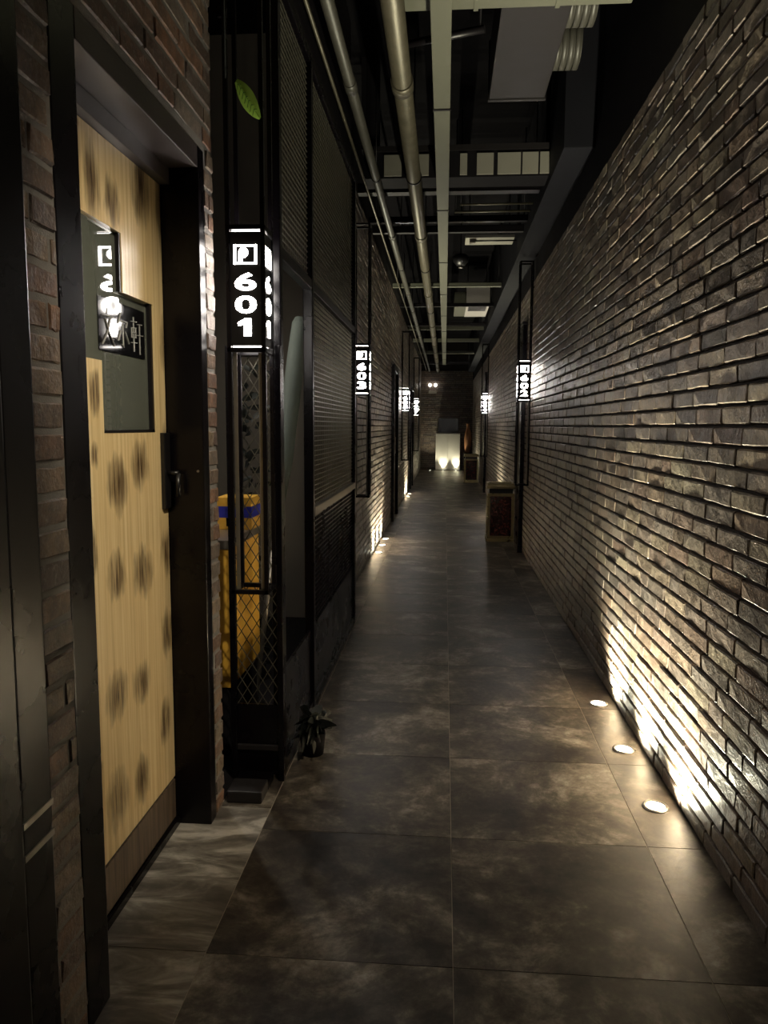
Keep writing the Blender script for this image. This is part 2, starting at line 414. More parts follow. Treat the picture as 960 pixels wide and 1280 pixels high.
wall_f = struct('wall_left_far', bx(XL-.2, XL, 5.27, Y_END+.2, 0, 3.95), 'mortar_dark', 'left brick wall beyond the wire mesh partition', 'wall')
doors_l = [(10.9, 11.95), (16.7, 17.75)]
def cutl(a, b, z0, z1):
    if z0 > 2.235: return [(a, b)]
    segs = [(a, b)]
    for p, q in doors_l:
        ns = []
        for s, e in segs:
            if e <= p or s >= q: ns.append((s, e)); continue
            if s < p: ns.append((s, p))
            if e > q: ns.append((q, e))
        segs = ns
    return segs
lay(rows(5.29, Y_END, .006, 3.3, .0625, .245, .0105, cutl), wall_f, 'brick_brown', XL+.016, '+x', 0)

# end wall
wall_b = struct('wall_back', bx(-1.0, 1.1, Y_END+.02, Y_END+.2, 0, 3.95), 'mortar_dark', 'brick wall closing the far end of the corridor', 'wall')
lay(rows(XL+.02, XR-.02, .006, 3.1, .0625, .245, .0105), wall_b, 'brick_brown', Y_END+.004, '-y', 0)
struct('wall_rear', bx(-1.0, 1.1, -1.75, -1.6, 0, 3.95), 'dark_wall', 'dark wall closing the corridor behind the viewer', 'wall')
# space behind the mesh partition
struct('wall_screen_room', bx(-1.75, -1.6, 2.3, 5.6, 0, 3.95), 'room_grey', 'grey plaster wall behind the wire mesh partition', 'wall')
struct('wall_screen_room_far', bx(-1.75, -.80, 5.30, 5.4, 0, 3.95), 'room_grey', 'grey end wall of the space behind the mesh partition', 'wall')
struct('wall_screen_room_near', bx(-1.75, -.95, 2.4, 2.5, 0, 3.95), 'room_grey', 'grey near wall of the space behind the mesh partition', 'wall')
struct('ceiling', bx(-1.9, 1.1, -1.75, Y_END+.2, 3.95, 4.1), 'ceiling', 'black painted ceiling slab above the pipes', 'ceiling')

# ------------------------------------------------------------------ room door portal and door
pt = thing('trim_2', 'deep black steel portal framing the scorched pine room door', 'portal', (-.80, 1.96, 0), kind='structure')
FX = -.783
bx(-.96, FX, P0, P0+.112, 0, 2.24).build('jamb', 'black_steel', pt, .004)
bx(-.96, FX, P1-.075+.015, P1, 0, 2.24).build('jamb', 'black_steel', pt, .004)
bx(-.96, FX, P0+.112, P1-.06, 2.172, 2.24).build('lintel', 'grey_soffit', pt, .003)
bx(DX-.03, DX+.03, P0+.112, P1-.06, 2.122, 2.172).build('head_stop', 'grey_soffit', pt, .003)
bx(-.96, DX+.012, P0+.112, P1-.06, 0, .026).build('threshold', 'black_steel', pt, .003)
Y0, Y1 = P0+.115, P1-.065
KS = DX/-.885
def Zs(z): return CH+(z-CH)*KS
door = thing('door_1', 'scorched pale pine room door with stepped grey glass and dark kick board', 'door', (DX-.02, (Y0+Y1)/2, .05), kind='structure')
# stepped window: union of two rectangles
AY0, AY1, AZ0, AZ1 = 1.76, 2.085*KS, Zs(1.535), Zs(1.887)
BY0, BY1, BZ0, BZ1 = 1.940*KS, 2.300*KS, Zs(1.347), Zs(1.730)
ysort = sorted([Y0, AY0, BY0, AY1, BY1, Y1]); zsort = sorted([.176, BZ0, AZ0, BZ1, AZ1, 2.120])
mb = MB(); 
def inwin(y, z): return (AY0 < y < AY1 and AZ0 < z < AZ1) or (BY0 < y < BY1 and BZ0 < z < BZ1)
vid = {}; vs = []; fs = []
def vv(x, y, z):
    k = (x, round(y, 4), round(z, 4))
    if k not in vid: vid[k] = len(vs); vs.append((x, y, z))
    return vid[k]
xf, xb = DX, DX-.05
cells = {(i, j) for i in range(5) for j in range(5) if not inwin((ysort[i]+ysort[i+1])/2, (zsort[j]+zsort[j+1])/2)}
for i, j in cells:
    a, b, c, d = ysort[i], ysort[i+1], zsort[j], zsort[j+1]
    fs.append((vv(xf, a, c), vv(xf, b, c), vv(xf, b, d), vv(xf, a, d)))
    fs.append((vv(xb, a, c), vv(xb, a, d), vv(xb, b, d), vv(xb, b, c)))
    for (di, dj, e) in ((-1, 0, ((a, c), (a, d))), (1, 0, ((b, c), (b, d))), (0, -1, ((a, c), (b, c))), (0, 1, ((a, d), (b, d)))):
        if (i+di, j+dj) not in cells:
            (p, q), (r_, s_) = e; fs.append((vv(xf, p, q), vv(xf, r_, s_), vv(xb, r_, s_), vv(xb, p, q)))
mb.add(vs, fs); mb.build('door_leaf', 'wood', door)
kb = bx(DX-.04, DX, Y0, Y1, .030, .165).build('kick_board', 'kick', door, .002, label='scuffed brown kick board')
bx(DX-.036, DX-.006, Y0, Y1, .165, .176).build('dark_groove', 'black_plastic', door)  # dark strip above the kick board, slightly set back
gl = MB().box(DX-.030, DX-.014, AY0+.001, BY0, AZ0+.001, AZ1-.001).box(DX-.030, DX-.014, BY0, AY1-.001, BZ0+.001, AZ1-.001).box(DX-.030, DX-.014, AY1-.001, BY1-.001, BZ0+.001, BZ1-.001)
glo = gl.build('glass_panel', 'panel_glass', door, label='stepped grey green glass panel')
bm = MB()
for a, b, c, d in ((BY1-.020, BY1-.001, BZ0, BZ1), (BY0, BY1, BZ0+.001, BZ0+.009), (AY1-.012, AY1-.001, BZ1, AZ1-.001)): bm.box(DX-.014, DX-.003, a, b, c, d)
bm.build('dark_reveal', 'dark_steel', door)  # dark strips stand in for the window reveal and its reflection in the glass
pl = bx(DX-.014, DX-.0115, 1.995, 2.310, 1.568, 1.710).build('name_placard', 'placard', door, .001, label='black gloss placard with pale brush characters')
# hand-brushed characters as strokes on the placard (unit box: u to the right, v up)
CHARS = [  # three brush characters
    [[(.5, 1), (.45, .85)], [(.1, .78), (.9, .8)], [(.7, .75), (.45, .35), (.05, 0)], [(.3, .7), (.55, .35), (.95, .02)]],
    [[(.35, 1), (.1, .68)], [(.2, .76), (.85, .78), (.75, .62)], [(.5, .7), (.52, .05), (.4, .12)], [(.3, .5), (.08, .2)], [(.68, .5), (.95, .18)]],
    [[(.02, .86), (.46, .88)], [(.08, .68), (.42, .7), (.42, .42), (.08, .4), (.08, .68)], [(.08, .55), (.42, .56)], [(0, .25), (.48, .27)], [(.25, 1), (.25, 0)],
     [(.58, .82), (.95, .84)], [(.53, .5), (1, .52)], [(.77, .83), (.77, -.05)]]]
for ci, ch in enumerate(CHARS):
    m = MB(); y_ = 2.010+ci*.098; z_ = 1.584
    for st in ch:
        for (u0, v0), (u1, v1) in zip(st, st[1:]):
            m.bar((DX-.0113, y_+u0*.084, z_+v0*.10), (DX-.0113, y_+u1*.084, z_+v1*.10), .0065, .002)
    m.build('brush_character', 'char', pl)
lk = bx(DX-.02, DX+.014, Y1-.055, Y1-.004, 1.100, 1.345).build('lock_plate', 'black_plastic', door, .003)
MB().tube((DX+.014, Y1-.03, 1.215), (DX+.05, Y1-.03, 1.215), .008).tube((DX+.047, Y1-.03, 1.215), (DX+.047, Y1-.035, 1.14), .008).build('handle', 'black_plastic', lk)
MB().tube((FX-.02, P1-.06, 1.22), (FX-.02, P1-.064, 1.22), .004).build('jamb_glint', 'steel', pt)  # small steel dot stands in for a highlight on the jamb

# ------------------------------------------------------------------ sign lanterns
def glyph_mesh(ch):
    key = ('glyph', ch)
    if key in CACHE: return CACHE[key]
    if ch == 'logo':
        m = MB(); w = .040; t = .006
        m.box(-w, w, -.001, .001, .032-t, .032).box(-w, w, -.001, .001, -.032, -.032+t).box(-w, -w+t+.002, -.001, .001, -.032, .032).box(w-t-.002, w, -.001, .001, -.032, .032)
        m.tube((-.006, -.001, .006), (-.006, .001, .006), .0165, n=18).box(-.0225, -.010, -.001, .001, -.022, .006)
        o = m.build('lit_emblem', 'digit'); me = o.data; bpy.data.objects.remove(o)
    else:
        if ch == '1':
            m = MB(); P = [(-.008, -.029), (.018, -.029), (.018, .029), (-.004, .029), (-.028, .016), (-.028, .006), (-.008, .008)]; n = len(P)
            m.add([(x, -.001, z) for x, z in P]+[(x, .001, z) for x, z in P], [tuple(range(n)), tuple(range(2*n-1, n-1, -1))]+[(i, n+i, n+(i+1) % n, (i+1) % n) for i in range(n)])
            o = m.build('lit_digit', 'digit'); me = o.data; bpy.data.objects.remove(o); CACHE[key] = me; return me
        cu = bpy.data.curves.new('g', 'FONT'); cu.body = ch; cu.size = .078; cu.offset = .0016; cu.extrude = .001; cu.align_x = 'CENTER'
        to = bpy.data.objects.new('g', cu); COL.objects.link(to)
        dg = bpy.context.evaluated_depsgraph_get(); me = bpy.data.meshes.new_from_object(to.evaluated_get(dg))
        bpy.data.objects.remove(to)
        vs = np.array([v.co[:] for v in me.vertices]); mid = (vs.min(0)+vs.max(0))/2; sz = vs.max(0)-vs.min(0)
        wx = .074 if ch != '1' else .050
        for v in me.vertices:
            c = v.co; v.co = Vector(((c.x-mid[0])*wx/sz[0], -c.z, (c.y-mid[1])*.058/sz[1]))
        me.materials.clear(); me.materials.append(MAT['digit'])
    CACHE[key] = me; return me
SW = .135; SZ0, SZ1 = 1.642, 2.022; FZ0, FZ1 = .772, 3.0
def sign(xc, yf, number, label, wall_dx, ztop=FZ1, near=True):
    yc = yf+SW/2
    t = thing('sign_lantern', label, 'sign', (xc, yc, FZ0), 'room number sign lanterns on the corridor walls')
    h = SW/2; p = .0075
    for sx in (-1, 1):
        for sy in (-1, 1):
            cx, cy = xc+sx*(h-p), yc+sy*(h-p)
            bx(cx-p, cx+p, cy-p, cy+p, FZ0, ztop).build('post', 'black_steel', t, .0015)
    for z in (FZ0, SZ0-.022, SZ1+.006, ztop-.016):
        m = MB(); a, b = h, h-.015
        m.box(xc-a, xc+a, yc-a, yc-b, z, z+.016).box(xc-a, xc+a, yc+b, yc+a, z, z+.016).box(xc-a, xc-b, yc-b, yc+b, z, z+.016).box(xc+b, xc+a, yc-b, yc+b, z, z+.016)
        m.build('ring', 'black_steel', t, .0015)
    # inner angle frame of the lower section, pale where the lamp shines on it
    m = MB()
    for sx in (-1, 1): m.box(xc+sx*(h-.016), xc+sx*(h-.030), yc-h+.018, yc-h+.022, FZ0+.016, SZ0-.022)
    m.build('inner_frame', 'steel', t)
    for z in (FZ0+.25, ztop-.25):
        w = wall_dx*(h+.001); MB().bar((xc+w, yc, z), (xc+w+wall_dx*.03, yc, z), .012, .03).build('bracket', 'black_steel', t)
    q = h-.004
    body = bx(xc-q, xc+q, yc-q, yc+q, SZ0, SZ1).build('light_box', 'black_plastic', t, .003)
    bx(xc-.05, xc+.05, yc-.05, yc+.05, SZ0-.006, SZ0+.001).build('lower_diffuser', 'diffuser', body)
    bx(xc-.05, xc+.05, yc-.05, yc+.05, SZ1-.001, SZ1+.004).build('upper_diffuser', 'diffuser', body)
    zs = (1.946, 1.856, 1.780, 1.704); names = ['logo']+list(number)
    for a in range(4):
        ang = a*math.pi/2; d = Vector((math.sin(ang), -math.cos(ang), 0))
        for z, ch in zip(zs, names):
            me = glyph_mesh(ch); o = bpy.data.objects.new('lit_emblem' if ch == 'logo' else 'lit_digit', me); COL.objects.link(o)
            o.parent = body; o.location = Vector((xc, yc, z))+d*(q+.0005)-WL[t.name]; o.rotation_euler.z = ang
    return t
sign(-.683, 2.622, '601', 'lit room sign lantern reading 601 beside the pine room door', -1)
sign(-.690, 6.35, '603', 'lit room sign lantern reading 603 at the far end of the mesh partition', -1)
sign(-.690, 13.4, '605', 'lit room sign lantern reading 605 just past a black doorway on the left wall', -1)
sign(-.690, 18.5, '607', 'lit room sign lantern reading 607 on the left wall close to the end wall', -1)
sign(.790, 7.85, '602', 'lit room sign lantern reading 602 on the right wall before the large litter bin', 1)
sign(.790, 15.5, '604', 'lit room sign lantern reading 604 on the right wall near the second litter bin', 1)

# ------------------------------------------------------------------ floor uplights
def uplight(x, y, wall, label, group, first=[None], watts=UP_W, tilt=22):
    t = thing('floor_uplight', label, 'floor light', (x, y, 0), group)
    if first[0] is None:
        tr = MB().lathe([(.034, .0), (.034, .005), (.038, .0062), (.047, .0045), (.048, .0)], (x, y, .0), 28).build('trim_ring', 'steel', t)
        ln = MB().lathe([(.0, .0045), (.02, .0043), (.034, .003)], (x, y, .0), 28).build('lens', 'lens', t)
        first[0] = (tr.data, ln.data)
    else:
        for nm, me in zip(('trim_ring', 'lens'), first[0]):
            o = bpy.data.objects.new(nm, me); COL.objects.link(o); o.parent = t
    ld = bpy.data.lights.new('uplight_lamp', 'SPOT'); ld.energy = watts; ld.color = WARM; ld.spot_size = math.radians(76 if wall == 'B' else 124); ld.spot_blend = 1.0; ld.shadow_soft_size = .03
    lo = bpy.data.objects.new('uplight_lamp', ld); COL.objects.link(lo); lo.parent = t; lo.location = (0, 0, .02)
    d = Vector({'R': (math.sin(math.radians(tilt)), 0, math.cos(math.radians(tilt))), 'L': (-math.sin(math.radians(tilt)), 0, math.cos(math.radians(tilt))), 'B': (0, math.sin(math.radians(tilt)), math.cos(math.radians(tilt)))}[wall])
    lo.rotation_euler = (-d).to_track_quat('Z', 'Y').to_euler()
    return t
for y in (2.708, 3.205, 3.75): uplight(.782, y, 'R', 'lit round floor uplight in the near row of three along the right wall', 'near right row of floor uplights')
for y in (11.6, 12.1): uplight(.785, y, 'R', 'lit round floor uplight on the right side behind the large litter bin', 'middle right row of floor uplights')
for y in (20.0, 20.6): uplight(.785, y, 'R', 'lit round floor uplight on the right side beyond the second litter bin', 'far right row of floor uplights')
for y in (8.2, 8.7, 9.2): uplight(-.70, y, 'L', 'lit round floor uplight, row of three past the mesh partition', 'near left row of floor uplights')
for y in (14.9, 15.5): uplight(-.70, y, 'L', 'lit round floor uplight between the two black doorways', 'middle left row of floor uplights')
for x in (-.44, -.03, .37): uplight(x, 23.90, 'B', 'lit round floor uplight before the white cabinet at the end wall', 'floor uplights at the end wall', watts=UP_W*.2, tilt=10)

# ------------------------------------------------------------------ wire mesh partition on the left
XM = -.63
def diamond(m, axis, c, a0, a1, z0, z1, pa, pz, th):
    """clipped crossing wires filling a rectangle; axis 'x' -> plane x=c spanned by y; 'y' -> plane y=c spanned by x"""
    s = pz/pa
    for sgn in (1, -1):
        w, h = a1-a0, z1-z0; n0 = -int(h/s/pa)-2; n1 = int((w+h/s)/pa)+2
        for k in range(n0, n1):
            u = k*pa   # line: a = u + t, z = s*t (t>=0)
            t0 = max(0, -u); t1 = min(h/s, w-u)
            if t1-t0 < .004: continue
            p = [(u+t, s*t) for t in (t0, t1)]
            if sgn < 0: p = [(w-a, z) for a, z in p]
            off = th*.5*sgn
            P = [((c+off, a0+a, z0+z) if axis == 'x' else (a0+a, c+off, z0+z)) for a, z in p]
            m.bar(P[0], P[1], th, th)
    return m
def grid(m, c, a0, a1, z0, z1, pa, pz, th):
    z = z0+pz
    while z < z1: m.box(c-th/2, c+th/2, a0, a1, z-th/2, z+th/2); z += pz
    a = a0+pa
    while a < a1: m.box(c-th*1.5, c-th/2, a-th/2, a+th/2, z0, z1); a += pa
    return m
pm = thing('mesh_partition', 'tall black steel framed wire mesh partition between the two left sign lanterns', 'partition', (XM, 4.0, 0))
for y in (2.86, 3.545, 5.22): bx(XM-.022, XM+.022, y-.022, y+.022, 0, 3.0).build('post', 'black_steel', pm, .004)
bx(XM-.02, XM+.02, 2.86, 5.22, 1.985, 2.03).build('rail', 'dark_steel', pm, .004)
bx(XM-.02, XM+.02, 2.86, 5.22, 2.96, 3.0).build('rail', 'black_steel', pm, .004)
bx(XM-.018, XM+.018, 2.86, 5.22, 0, .05).build('rail', 'black_steel', pm, .004)
bx(XM-.02, XM+.024, 3.567, 5.198, .945, .985).build('steel_rail', 'steel', pm, .004, label='bright brushed steel rail')
bx(XM-.006, XM+.006, 2.882, 3.523, .05, .40).build('lower_panel', 'black_steel', pm)
bx(XM-.006, XM+.006, 3.567, 5.198, .05, .40).build('lower_panel', 'black_steel', pm)
grid(MB(), XM, 2.882, 5.198, 2.03, 2.96, .045, .024, .0045).build('wire_mesh', 'wire', pm, kind='stuff')
grid(MB(), XM, 3.567, 5.198, .985, 1.985, .045, .024, .0045).build('wire_mesh', 'wire', pm, kind='stuff')
grid(MB(), XM, 3.567, 5.198, .40, .945, .045, .024, .0045).build('wire_mesh', 'black_steel', pm, kind='stuff')
bx(XM-.05, XM-.01, 2.86, 5.22, 3.0, 3.95).build('upper_panel', 'dark_steel', pm, .003)
bx(XM-.14, XM-.03, 5.23, 5.27, 0, 3.95).build('end_post', 'black_steel', pm, .004)

# small mesh stand under the 601 sign
ms = thing('mesh_stand', 'narrow floor stand of black frame and diamond wire below the 601 sign', 'mesh stand', (-.70, 2.80, 0))
bx(-.775, -.645, 2.60, 2.71, 0, .045).build('foot', 'duct_dark', ms, .006)
for x in (-.795, -.612): bx(x-.011, x+.011, 2.785, 2.815, 0, 1.66).build('post', 'black_steel', ms, .003)
for z in (.12, 1.62): bx(-.784, -.623, 2.79, 2.81, z, z+.02).build('rail', 'duct_dark', ms, .002)
diamond(MB(), 'y', 2.80, -.784, -.623, .30, 1.62, .040, .064, .0030).build('wire_mesh', 'wire', ms)
bx(-.784, -.623, 2.803, 2.812, .02, .30).build('kick_plate', 'black_steel', ms)
bx(-.775, -.645, 2.71, 2.80, 0, .03).build('foot_rail', 'black_steel', ms, .003)

yc = thing('yellow_cabinet', 'yellow ochre cabinet with metal top on a dark plinth behind the diamond mesh', 'cabinet', (-1.03, 3.22, 0))
bx(-1.18, -.87, 2.98, 3.45, 0, .30).build('plinth', 'dark_wall', yc, .004)
bx(-1.18, -.855, 2.97, 3.46, .30, .875).build('body', 'yellow', yc, .006)
bx(-1.18, -.850, 2.965, 3.465, .875, .912).build('metal_top', 'steel', yc, .003)
cx = thing('yellow_carton', 'small yellow carton with a blue band standing on the ochre cabinet', 'box', (-.92, 3.36, .912))
bx(-1.0, -.842, 3.28, 3.44, .912, 1.055).build('carton_body', 'yellow', cx, .003)
bx(-1.001, -.841, 3.279, 3.441, .965, 1.015).build('blue_band', 'blue', cx)
_t, _b = Vector(on_x(376, 398, -.735)), Vector(on_x(347, 640, -.82)); dv = (_b-_t); a_ = _t+dv*((_t.z-.03)/(_t.z-_b.z)); b_ = _t; dv = b_-a_
um = thing('rolled_parasol', 'rolled grey green canvas parasol leaning behind the partition', 'parasol', (a_.x, a_.y, 0))
kk = (_b-a_).length/dv.length
m = MB(); pts = [(kk, .024), (kk+.05, .036), (kk+.14, .046), (.90, .046), (.985, .042), (1.0, .030)]
for (t0, r0), (t1, r1) in zip(pts, pts[1:]): m.tube(a_+dv*t0, a_+dv*t1, r0, r1, 16, caps=False)
m.build('canvas', 'canvas', um)
MB().tube(a_, a_+dv*kk, .014).build('shaft', 'steel', um)
MB().tube(a_+dv*(kk-.015), a_+dv*kk, .030).build('collar', 'steel', um)
MB().lathe([(0, 0), (.062, 0), (.066, .02), (.03, .05), (0, .05)], (a_.x, a_.y, 0), 20).build('base', 'black_plastic', um)

# ------------------------------------------------------------------ plants
def leaf(m, base, tip, w, n=6, droop=.0, nrm=Vector((0, -1, 0))):
    base, tip = Vector(base), Vector(tip); d = tip-base; side = d.cross(nrm)
    if side.length < 1e-4: side = d.cross(Vector((1, 0, 0)))
    side.normalize(); vs = []; fs = []
    for i in range(n+1):
        t = i/n; c = base+d*t+Vector((0, 0, -droop*t*t)); ww = w*math.sin(math.pi*min(.98, t*.9+.06))**.8
        vs += [tuple(c-side*ww), tuple(c+nrm*ww*.25), tuple(c+side*ww)]
    for i in range(n):
        o = 3*i; fs += [(o, o+1, o+4, o+3), (o+1, o+2, o+5, o+4)]
    return m.add(vs, fs, True)
hv = thing('hanging_leaf_stem', 'single bright green leaf on a thin stem above the 601 sign', 'plant', (-.735, 2.598, 3.95))
MB().tube((-.735, 2.598, 3.95), (-.732, 2.595, 2.50), .003, n=6).build('stem', 'leaf_dark', hv)
p0 = on_y(295, 101, 2.59); p1 = on_y(325, 148, 2.59)
LN = Vector((0, -.55, -.83)); lf = leaf(MB(), p0, p1, .034, 10, 0, LN).build('leaf', 'leaf', hv)
mv = MB(); dl = Vector(p1)-Vector(p0); sd = dl.cross(Vector((0, -1, 0))).normalized()
mv.bar(Vector(p0)+Vector((0, -.010, 0)), Vector(p1)+Vector((0, -.003, 0)), .0015, .001)
for k in range(1, 8):
    c = Vector(p0)+dl*(k/9)+Vector((0, -.0095, 0))
    for s in (-1, 1): mv.bar(c, c+sd*s*.016+dl*.10+Vector((0, .003, 0)), .0022, .001)
mv.build('vein', 'leaf_vein', lf)
def bush(name, label, c, r, h, n, seed):
    t = thing(name, label, 'plant', (c[0], c[1], 0)); rr = random.Random(seed)
    MB().lathe([(.0, 0), (.045, 0), (.055, .09), (.05, .10), (.043, .085), (0, .08)], (c[0], c[1], 0), 18).build('pot', 'dark_wall', t)
    m = MB()
    for i in range(n):
        a = rr.uniform(0, 6.283); e = rr.uniform(.15, 1.0); L = rr.uniform(.07, .15)
        b = Vector((c[0]+rr.uniform(-.025, .025), c[1]+rr.uniform(-.04, .04), rr.uniform(.07, h)))
        d = Vector((math.cos(a)*math.cos(e)*r*4, math.sin(a)*math.cos(e)*2, math.sin(e)*1.2)).normalized()*L
        leaf(m, b, b+d, rr.uniform(.012, .022), 4, .05, Vector((math.cos(a+1), math.sin(a+1), .3)).normalized())
    m.build('foliage', 'leaf_dark', t, kind='stuff')
bush('potted_plant', 'dark leafy potted plant on the floor beside the foot of the mesh partition', (-.535, 3.05), .12, .16, 70, 5)
bush('potted_plant', 'dark leafy potted plant inside the partition behind the leaning parasol', (-1.0, 3.95), .3, 1.7, 90, 9)

# ------------------------------------------------------------------ litter bins
def bin_(x, y, w, d, h, label):
    t = thing('litter_bin', label, 'bin', (x, y, 0), 'litter bins along the right wall')
    x0, x1, y0, y1 = x-w/2, x+w/2, y-d/2, y+d/2
    bx(x0-.012, x1+.012, y0-.012, y1+.012, 0, .035).build('base', 'gold', t, .006)
    bx(x0+.01, x1-.01, y0+.01, y1-.01, .035, h-.12).build('body', 'black_plastic', t)
    for a, b in ((x0, y0), (x1-.035, y0), (x0, y1-.035), (x1-.035, y1-.035)):
        bx(a, a+.035, b, b+.035, .035, h-.12).build('corner_post', 'gold', t, .006)
    for z in (.035, h-.155): 
        MB().box(x0+.03, x1-.03, y0+.002, y0+.03, z, z+.035).box(x0+.03, x1-.03, y1-.03, y1-.002, z, z+.035).box(x0+.002, x0+.03, y0+.03, y1-.03, z, z+.035).box(x1-.03, x1-.002, y0+.03, y1-.03, z, z+.035).build('frame_rail', 'gold', t)
    bx(x0+.035, x1-.035, y0+.006, y0+.016, .07, h-.155).build('stone_panel', 'redstone', t)
    bx(x0+.006, x0+.016, y0+.035, y1-.035, .07, h-.155).build('stone_panel', 'redstone', t)
    bx(x0+.02, x1-.02, y0+.02, y1-.02, h-.12, h-.06).build('neck', 'black_plastic', t)
    bx(x0-.008, x1+.008, y0-.008, y1+.008, h-.065, h-.025).build('lid', 'gold', t, .008)
    m = MB().box(x0, x1, y0, y0+.02, h-.025, h).box(x0, x1, y1-.02, y1, h-.025, h).box(x0, x0+.02, y0+.02, y1-.02, h-.025, h).box(x1-.02, x1, y0+.02, y1-.02, h-.025, h)
    m.build('ash_tray_rim', 'gold', t, .003)
    bx(x0+.02, x1-.02, y0+.02, y1-.02, h-.024, h-.012).build('ash_sand', 'dark_wall', t)
bin_(.680, 9.28, .32, .28, .70, 'square litter bin with dark red stone panels beside the tall black pilaster')
bin_(.660, 18.95, .34, .28, .70, 'square litter bin with pale gold edges on the right side beyond sign 604')
for (p, q), lb in zip(pil_r, ('tall black steel pilaster directly in front of the red-panelled litter bin','black steel pilaster standing between the two litter bins on the right wall')):
    t = thing('steel_pilaster', lb, 'pilaster', (.845, (p+q)/2, 0))
    bx(.815, .858, p, q, 0, 2.45).build('cladding', 'black_steel', t, .006)
    bx(.808, .858, p-.01, q+.01, 0, .08).build('foot', 'dark_steel', t, .004)
    bx(.808, .858, p-.01, q+.01, 2.45, 2.48).build('cap', 'dark_steel', t, .004)
# black doorways further along the left wall
for k, ((p, q), lb) in enumerate(zip(doors_l, ('closed dark room door in a black portal before sign 605', 'closed dark room door in a black portal before sign 607'))):
    t = thing('door_%d' % (k+2), lb, 'door', (-.76, (p+q)/2, 0), kind='structure')
    for a, b in ((p, p+.09), (q-.09, q)): bx(XL, -.715, a, b, 0, 2.24).build('jamb', 'black_steel', t, .005)
    bx(XL, -.715, p+.09, q-.09, 2.15, 2.24).build('lintel', 'black_steel', t, .005)
    d = bx(XL+.001, XL+.012, p+.09, q-.09, .02, 2.15).build('door_leaf', 'kick', t)
    bx(XL+.012, XL+.02, q-.16, q-.11, .95, 1.2).build('handle', 'steel', d)

# ------------------------------------------------------------------ end of the corridor
cb = thing('white_cabinet', 'white lacquered cabinet against the end wall with uplights before it', 'cabinet', (.10, 24.1, 0))
bx(-.275, .482, 24.0, 24.37, .0, 1.165).build('carcass', 'white_panel', cb, .004)
for a, b in ((-.265, .10), (.107, .472)): bx(a, b, 23.985, 24.0, .05, 1.14).build('door', 'white_panel', cb, .003)
sc = thing('dark_screen', 'dark square screen standing on the white cabinet at the end wall', 'screen', (.11, 24.3, 1.165))
bx(-.205, .424, 24.30, 24.34, 1.165, 1.625).build('frame', 'black_plastic', sc, .004)
bx(-.19, .41, 24.296, 24.301, 1.18, 1.61).build('display', 'screen', sc)
em = thing('emergency_light', 'small twin-lamp emergency light high on the end wall', 'emergency light', (-.40, 24.37, 2.45))
bx(-.52, -.27, 24.33, 24.385, 2.40, 2.47).build('case', 'white_panel', em, .004)
for x in (-.48, -.31): MB().tube((x, 24.30, 2.66), (x, 24.385, 2.66), .05, .05, 16).build('lamp_head', 'lamp_small', em)
MB().tube((-.48, 24.37, 2.47), (-.48, 24.37, 2.66), .008).tube((-.31, 24.37, 2.47), (-.31, 24.37, 2.66), .008).build('arm', 'steel', em)
vs_ = thing('pedestal_vase', 'brown terracotta vase on a dark pedestal in the right far corner', 'vase', (.72, 24.05, 0))
bx(.60, .84, 23.93, 24.17, 0, .56).build('pedestal', 'dark_wall', vs_, .006)
MB().lathe([(0, .56), (.07, .56), (.10, .75), (.115, .98), (.09, 1.2), (.045, 1.33), (.05, 1.42), (.062, 1.46), (.05, 1.46), (.03, 1.3)], (.72, 24.05, 0), 24).build('vase_body', 'terracotta', vs_)

# ------------------------------------------------------------------ overhead services
def long_pipe(name, label, x, z, r, mat, y0=-1.5, hang=True):
    t = thing(name, label, 'pipe', (x, y0, z))
    MB().tube((x, y0, z), (x, Y_END, z), r, n=20).build('pipe', mat, t)
    y = .95
    while y < Y_END and hang:
        MB().tube((x, y, z), (x, y+.10, z), r*1.14, n=20).build('coupling', mat, t)
        MB().tube((x, y+1.5, z), (x, y+1.53, z), r*1.12, n=20).tube((x, y+1.515, z+r), (x, y+1.515, 3.96), .005, n=6).build('hanger', 'dark_steel', t)
        y += 3.1
    return t
long_pipe('overhead_pipe', 'thick galvanised pipe hanging along the corridor ceiling', -.24, 3.1, .050, 'galv')
long_pipe('overhead_pipe', 'thinner grey pipe along the ceiling on the partition side', -.505, 3.1, .029, 'pipe_paint')
long_pipe('electrical_conduit', 'thin steel conduit along the ceiling next to the left walls', -.600, 3.12, .009, 'galv', hang=False)
tr = thing('cable_tray', 'flat grey cable tray running down the middle of the ceiling', 'cable tray', (-.04, -1.5, 3.11))
y = -1.5
while y < 22.0:
    if not (5.35 < y < 5.5): bx(-.085, .005, y, min(y+1.96, 22), 3.10, 3.125).build('tray_length', 'duct_grey', tr, .003)
    bx(-.09, .010, y+1.962, y+1.978, 3.095, 3.13).build('joint_clip', 'dark_steel', tr)
    MB().tube((-.04, y+1.3, 3.12), (-.04, y+1.3, 3.96), .005, n=6).build('hanger_rod', 'dark_steel', tr)
    y += 1.98
cd = thing('cross_duct', 'green grey rectangular duct crossing the ceiling nearest the room door', 'duct', (.28, 3.3, 3.2))
bx(-.215, .775, 2.95, 3.58, 3.18, 3.5).build('duct_body', 'duct_grey', cd, .006)
for x in (.1, .45): bx(x, x+.02, 2.945, 3.585, 3.175, 3.505).build('flange', 'duct_grey', cd)
for x in (-.1, .7): MB().tube((x, 3.3, 3.5), (x, 3.3, 3.96), .006, n=6).build('hanger_rod', 'dark_steel', cd)
cross_n = [0]
q0, q1 = on_z(500, 57, 3.24), on_z(606, 36, 3.24)
dp = thing('sloping_conduit', 'dark conduit crossing at an angle above the cable tray', 'pipe', tuple(q0))
